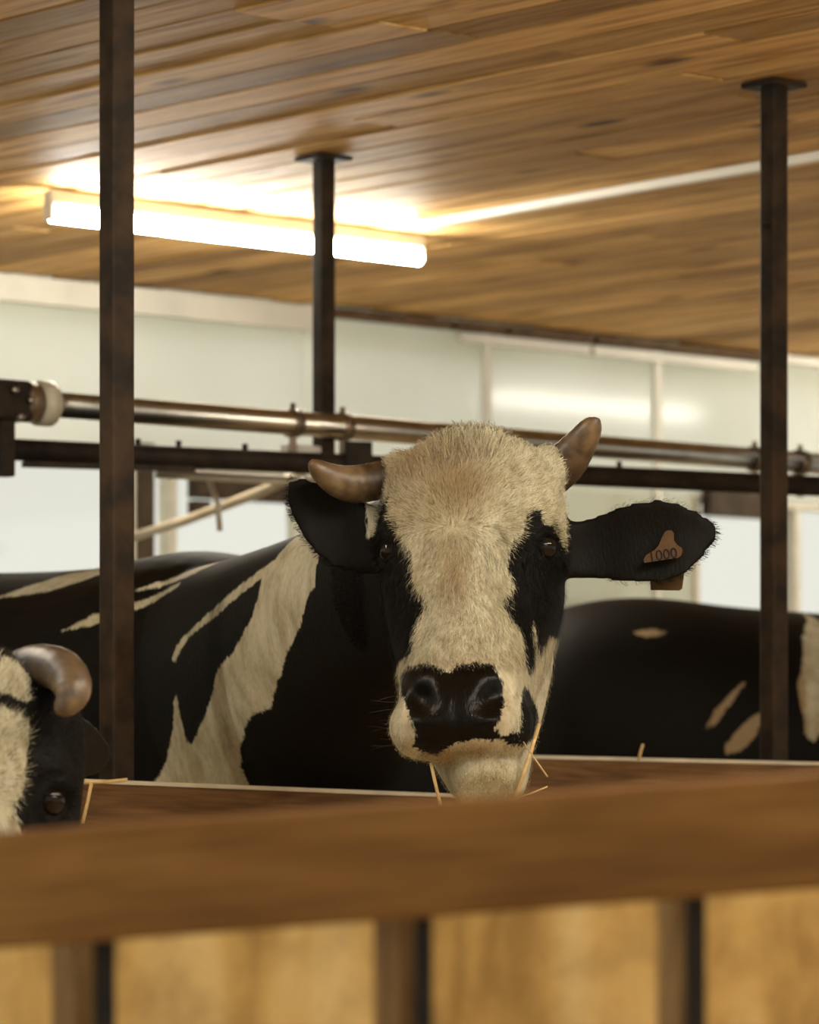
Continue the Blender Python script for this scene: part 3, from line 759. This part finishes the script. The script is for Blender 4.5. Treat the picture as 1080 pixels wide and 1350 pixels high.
def add_fur(cow, head, pick, count, length, width, flow, lift, name='fur', seed=1):
    me = cow.data; n = len(me.polygons); rng = np.random.default_rng(seed)
    ce_ = np.empty(n*3); me.polygons.foreach_get('center', ce_); ce_ = ce_.reshape(-1, 3)
    no = np.empty(n*3); me.polygons.foreach_get('normal', no); no = no.reshape(-1, 3)
    lv = np.empty(n*4, int) if len(me.loops) == n*4 else None
    first = np.empty(n, int); me.polygons.foreach_get('loop_start', first); vi = np.empty(len(me.loops), int); me.loops.foreach_get('vertex_index', vi); v0 = vi[first]
    H = head.inv(ce_); idx = np.nonzero(pick(H, no, ce_))[0]
    idx = rng.choice(idx, count); C = ce_[idx]+rng.normal(0, .0025, (count, 3)); Nn = no[idx]; Hh = H[idx]
    lf = np.clip((Hh[:, 2]+.42)/.10, .28, 1.0)[:, None] if name == 'face_fur' else 1.0
    d = flow(Hh, Nn) @ head.A[:3, :3].T/head.M.median_scale
    d += rng.normal(0, .22, d.shape); d -= Nn*(d*Nn).sum(1)[:, None]; d /= np.linalg.norm(d, axis=1)[:, None]+1e-9
    sd = np.cross(Nn, d); Lh = lf*length*rng.uniform(.6, 1.3, count)[:, None]; wd = width*rng.uniform(.6, 1.2, count)[:, None]
    p0 = C-Nn*.001; p1 = C+d*Lh*.5+Nn*Lh*lift*.8; p2 = C+d*Lh+Nn*Lh*lift*.7
    V = np.stack([p0-sd*wd, p0+sd*wd, p1+sd*wd*.7, p1-sd*wd*.7, p2], 1).reshape(-1, 3)
    b0 = np.arange(count)*5
    fm = bpy.data.meshes.new(name)
    fs = np.concatenate([np.stack([b0, b0+1, b0+2], 1), np.stack([b0, b0+2, b0+3], 1), np.stack([b0+3, b0+2, b0+4], 1)])
    fm.from_pydata(V.tolist(), [], fs.tolist())
    for nm in ('coat', 'dirt', 'nose'):
        a = np.empty(len(me.vertices), np.float32); me.attributes[nm].data.foreach_get('value', a)
        q = fm.attributes.new(nm, 'FLOAT', 'POINT'); q.data.foreach_set('value', np.repeat(a[v0[idx]], 5))
    q = fm.attributes.new('shade', 'FLOAT', 'POINT'); q.data.foreach_set('value', np.repeat(rng.uniform(0, 1, count), 5).astype(np.float32))
    fm.materials.append(M['fur']); o = mesh_obj(name, fm, None, cow); o['kind'] = 'stuff'; return o
def fur_mat():
    m = M['coat'].copy(); m.name = 'cow_fur'; nt = m.node_tree; b = nt.nodes['Principled BSDF']
    src = b.inputs['Base Color'].links[0].from_socket
    a = N(nt, 'ShaderNodeAttribute', attribute_name='shade')
    r = ramp(nt, a.outputs['Fac'], [(0, (.48, .40, .29, 1)), (.45, (.95, .95, .93, 1)), (1, (1.3, 1.3, 1.27, 1))])
    nt.links.new(mixc(nt, 1.0, src, r.outputs[0], 'MULTIPLY'), b.inputs['Base Color'])
    for l in list(b.inputs['Normal'].links): nt.links.remove(l)
    return m
M['fur'] = fur_mat()
def face_flow(H, Nn):
    v = H-np.array((-.015, -.10, -.145)); u_ = .5+.5*np.tanh(v[:, 2]/.018); rad = np.linalg.norm(v[:, [0, 2]], axis=1)
    f = np.stack([v[:, 0]*(.5+.5*u_), -.03+.05*u_, v[:, 2]+(.03*u_-.02)*np.clip(rad/.03, 0, 1)], 1)
    f[:, 0] += .25*np.sin(H[:, 2]*70)*rad
    return f/(np.linalg.norm(f, axis=1)[:, None]+1e-9)
add_fur(cow1, MAIN, lambda H, n_, c_: (H[:, 1] < .05) & (H[:, 2] > -.55) & (H[:, 2] < .1) & (np.abs(H[:, 0]) < .14) & ~((np.abs(H[:, 0]) < .075) & (H[:, 2] < -.345) & (H[:, 2] > -.45)), 80000, .013, .00042, face_flow, .16, 'face_fur', 3)
add_fur(cow1, MAIN, lambda H, n_, c_: (H[:, 1] < .08) & (H[:, 2] > -.05) & (H[:, 2] < .1) & (np.abs(H[:, 0]) < .05), 2500, .026, .0005, lambda H, n_: np.stack([H[:, 0]*6, 0*H[:, 0]-.15, 0*H[:, 0]+.9], 1), .35, 'poll_tuft', 4)
def rim_pick(H, n_, c_): return (np.abs(H[:, 0]) > .18) & (np.abs(H[:, 0]) < .4) & (H[:, 2] > -.3) & (H[:, 1] < .25) & (np.abs(n_[:, 1]) < .55)
add_fur(cow1, MAIN, rim_pick, 6000, .008, .0004, lambda H, n_: np.stack([np.sign(H[:, 0]), 0*H[:, 0], 0*H[:, 0]-.1], 1), .5, 'ear_fringe', 5)
rngw = random.Random(5)
for i_ in range(11):
    yy = rngw.uniform(915, 985); xx = 522; Lw = rngw.uniform(18, 38); dr = rngw.uniform(-5, 9)
    pts_ = [at(xx+8-(Lw+8)*t, yy+dr*t*t, HEAD_Y-.17-.02*t) for t in (0, .25, .5, .75, 1)]
    tube_obj('whisker', pts_, [.0004, .0004, .0003, .0002, .0001], M['horn'], cow1, 4)

# ear tag --------------------------------------------------------
def tag_plate(poly, Y, name, parent, tilt=0.0):
    bm = bmesh.new(); pts = [at(x, y, Y+tilt*(y-720)/50) for x, y in poly]
    f0 = [bm.verts.new(p) for p in pts]; f1 = [bm.verts.new(p+Vector((0, .0016, 0))) for p in pts]
    bm.faces.new(f0); bm.faces.new(f1[::-1])
    for i in range(len(pts)): bm.faces.new((f0[i], f0[(i+1) % len(pts)], f1[(i+1) % len(pts)], f1[i]))
    return bm_obj(name, bm, M['tag'], parent)
TY = HEAD_Y+.028
et = tag_plate([(850,742),(848.5,738),(852,732),(857,728.5),(863,725.5),(869,718.5),(873,708.5),(877,701),(881,699),(886,699.5),(888.5,703),(889,713),(893,718.5),(899,722),(900,726),(898.5,732),(895,735),(885,736.5)], TY, 'ear_tag', cow1)
et['label'] = 'small orange bell-shaped ear tag with a number'
cu = bpy.data.curves.new('num', 'FONT'); cu.body = '1000'; cu.size = .022; cu.align_x = 'CENTER'; cu.align_y = 'CENTER'; cu.extrude = .0002
to = bpy.data.objects.new('tmp_text', cu); COL.objects.link(to)
tm = bpy.data.meshes.new_from_object(to.evaluated_get(bpy.context.evaluated_depsgraph_get())); bpy.data.objects.remove(to)
tn = mesh_obj('tag_number', tm, M['ink'], et); tm.materials.clear(); tm.materials.append(M['ink'])
tn.matrix_world = Matrix.Translation(at(874, 732, TY)-Vector((0, .0012, 0))) @ Matrix.Rotation(math.radians(8.5), 4, 'Y').inverted() @ Matrix.Rotation(math.pi/2, 4, 'X')
eb = tag_plate([(857, 758), (899, 748), (903, 752), (899.5, 776), (896, 778.5), (858, 778)], HEAD_Y+.105, 'ear_tag', cow1)
eb['label'] = 'back half of the orange ear tag below the ear'

# cow with lowered head at the left ------------------------------
LEFT = Head(at(-48, 852, 4.62), -4, 14, 2)
def mirror_rings(rs): return [(np.array(c)*(-1, 1, 1), np.array(A)*(-1, 1, 1), np.array(B)*(-1, 1, 1), e, cup) for c, A, B, e, cup in rs]
def swept_ear(s):
    r = []
    for t, hw, th in ((0, .036, .03), (.15, .042, .02), (.4, .052, .011), (.65, .05, .009), (.85, .035, .008), (1, .008, .006)):
        c = np.array((s*(.10+.035*t), .07+.20*t, -.13-.06*t)); r.append((c, np.array((0, -.02, .05))/.054*hw, np.array((s*.9, -.4, -.15))*th, 2, -.012))
    return r
def lcan(x, y, d, r):
    Y = 4.60+d; p = LEFT.inv(np.array([list(at(x, y, Y))]))[0]; return (tuple(p), r*Y/F/HS)
HORN_FAT_R = [lcan(10, 886, .06, 20), lcan(34, 880, .05, 27), lcan(58, 878, .03, 29), lcan(80, 884, .005, 29), lcan(93, 898, -.015, 27), lcan(95, 914, -.03, 24), lcan(88, 928, -.035, 18), lcan(78, 935, -.03, 11), lcan(72, 937, -.03, 4)]
HORN_FAT_L = [((-x, y, z), r) for (x, y, z), r in HORN_FAT_R]
def pface(poly, Y): return [((x-540)/F*Y-LEFT.M.translation.x, EYE+(HZ-y)*Y/F-LEFT.M.translation.z) for x, y in poly]
L_WHITE = [pface(p, 4.55) for p in (
  [(-160,900),(-40,885),(0,865),(16,872),(35,890),(30,910),(36,918),(28,926),(18,922),(0,912),(-40,905)],
  [(-150,925),(0,930),(14,935),(34,948),(36,970),(33,1010),(28,1050),(14,1058),(18,1075),(28,1100),(50,1200),(40,1330),(-150,1330)],
  [(-60,790),(0,805),(12,822),(15,838),(2,846),(-60,850)], [(14,835),(22,828),(31,833),(30,848),(22,853),(14,848)])]
def face_left(P, H, head, coat, dirt_shading, nose, is_head):
    XZ = np.stack([P[:, 0]-head.M.translation.x, P[:, 2]-head.M.translation.z], 1)
    c = np.full(len(P), -.05)
    for poly in L_WHITE: c = np.maximum(c, sdf_poly(XZ, poly))
    coat[is_head] = c[is_head]
    dirt_shading[is_head] = np.clip(.3*gauss(H, (0, -.06, -.12), (.06, .1, .06)), 0, 1)[is_head]
cow2 = build_cow('cow', 'cow lowering its white-blazed head over the feed board beside the rusty post, thick horn', LEFT, (-1.02, 5.72, 1.36), (-.66, .75), [swept_ear(-1), swept_ear(1)], [(-1, HORN_FAT_L), (1, HORN_FAT_R)], (-1, []), face_left, .0075, 'cows in the barn')

add_fur(cow2, LEFT, lambda H, n_, c_: (H[:, 1] < .06) & (H[:, 2] > -.4) & (H[:, 2] < .1) & (np.abs(H[:, 0]) < .15), 25000, .013, .00042, face_flow, .16, 'face_fur', 8)
# cow standing behind at the right -------------------------------
W_R = (1.70, 9.29, 1.372); B_R = (-.929, -.370)
FAR = Head(Vector((2.68, 9.68, 1.50)), 111.7, 0, 0)
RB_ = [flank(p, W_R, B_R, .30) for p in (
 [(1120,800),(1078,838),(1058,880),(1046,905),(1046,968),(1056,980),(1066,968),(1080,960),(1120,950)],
 [(982,900),(960,925),(938,955),(925,962),(935,940),(958,915),(978,898)],  # this streak and the next are sheen on the black coat, painted in
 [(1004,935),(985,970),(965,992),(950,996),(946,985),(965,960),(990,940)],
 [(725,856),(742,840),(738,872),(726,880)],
 [(858,833),(870,829),(885,828),(899,832),(890,837),(872,839)])]  # sheen along the back, painted as a pale mark
def face_far(P, H, head, coat, dirt_shading, nose, is_head):
    coat[is_head] = -.05; dirt_shading[:] = np.where(P[:, 0] < .90, .85, 0)  # tones the painted sheen marks and the rump sliver brown
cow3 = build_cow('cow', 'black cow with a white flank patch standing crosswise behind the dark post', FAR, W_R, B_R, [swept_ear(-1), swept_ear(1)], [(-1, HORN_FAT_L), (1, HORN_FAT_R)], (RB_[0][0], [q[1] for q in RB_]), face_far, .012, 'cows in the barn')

# ------------------------------------------------------------------ straws
def straw(pts, r, label, group='loose straws'):
    o = tube_obj('straw', pts, r, M['straw'], None, 6); tag(o, label, 'straw', group); return o
HY = HEAD_Y-.22
straw([at(711, 955, HY+.05), at(700, 990, HY+.02), at(688, 1025, HY+.02), at(676, 1060, HY+.02)], .0030, 'broad straw hanging from the corner of the cow mouth')
straw([at(690, 978, HY), at(705, 1000, HY-.01), at(722, 1024, HY-.02)], .0012, 'thin straw sticking out of the cow mouth to the side')
straw([at(568, 1005, HY+.03), at(573, 1028, HY+.03), at(581, 1062, HY+.03)], .0028, 'straw hanging under the cow chin on the eye-patch side')
straw([at(668, 1056, HY+.02), at(700, 1046, HY), at(722, 1037, HY)], .0012, 'straw lying loose below the cow chin')
straw([at(100, 1032, 5.95), at(140, 1031, 5.95), at(168, 1028, 5.95)], .0035, 'straw lying on the feed board at the post foot')
straw([at(121, 1031, 5.92), at(116, 1055, 5.92), at(109, 1085, 5.9)], .0030, 'straw drooping over the face of the feed board')
straw([at(842, 1003, 6.86), at(845, 990, 6.86), at(848, 981, 6.86)], .0030, 'short straw standing up on the board below the black cow')
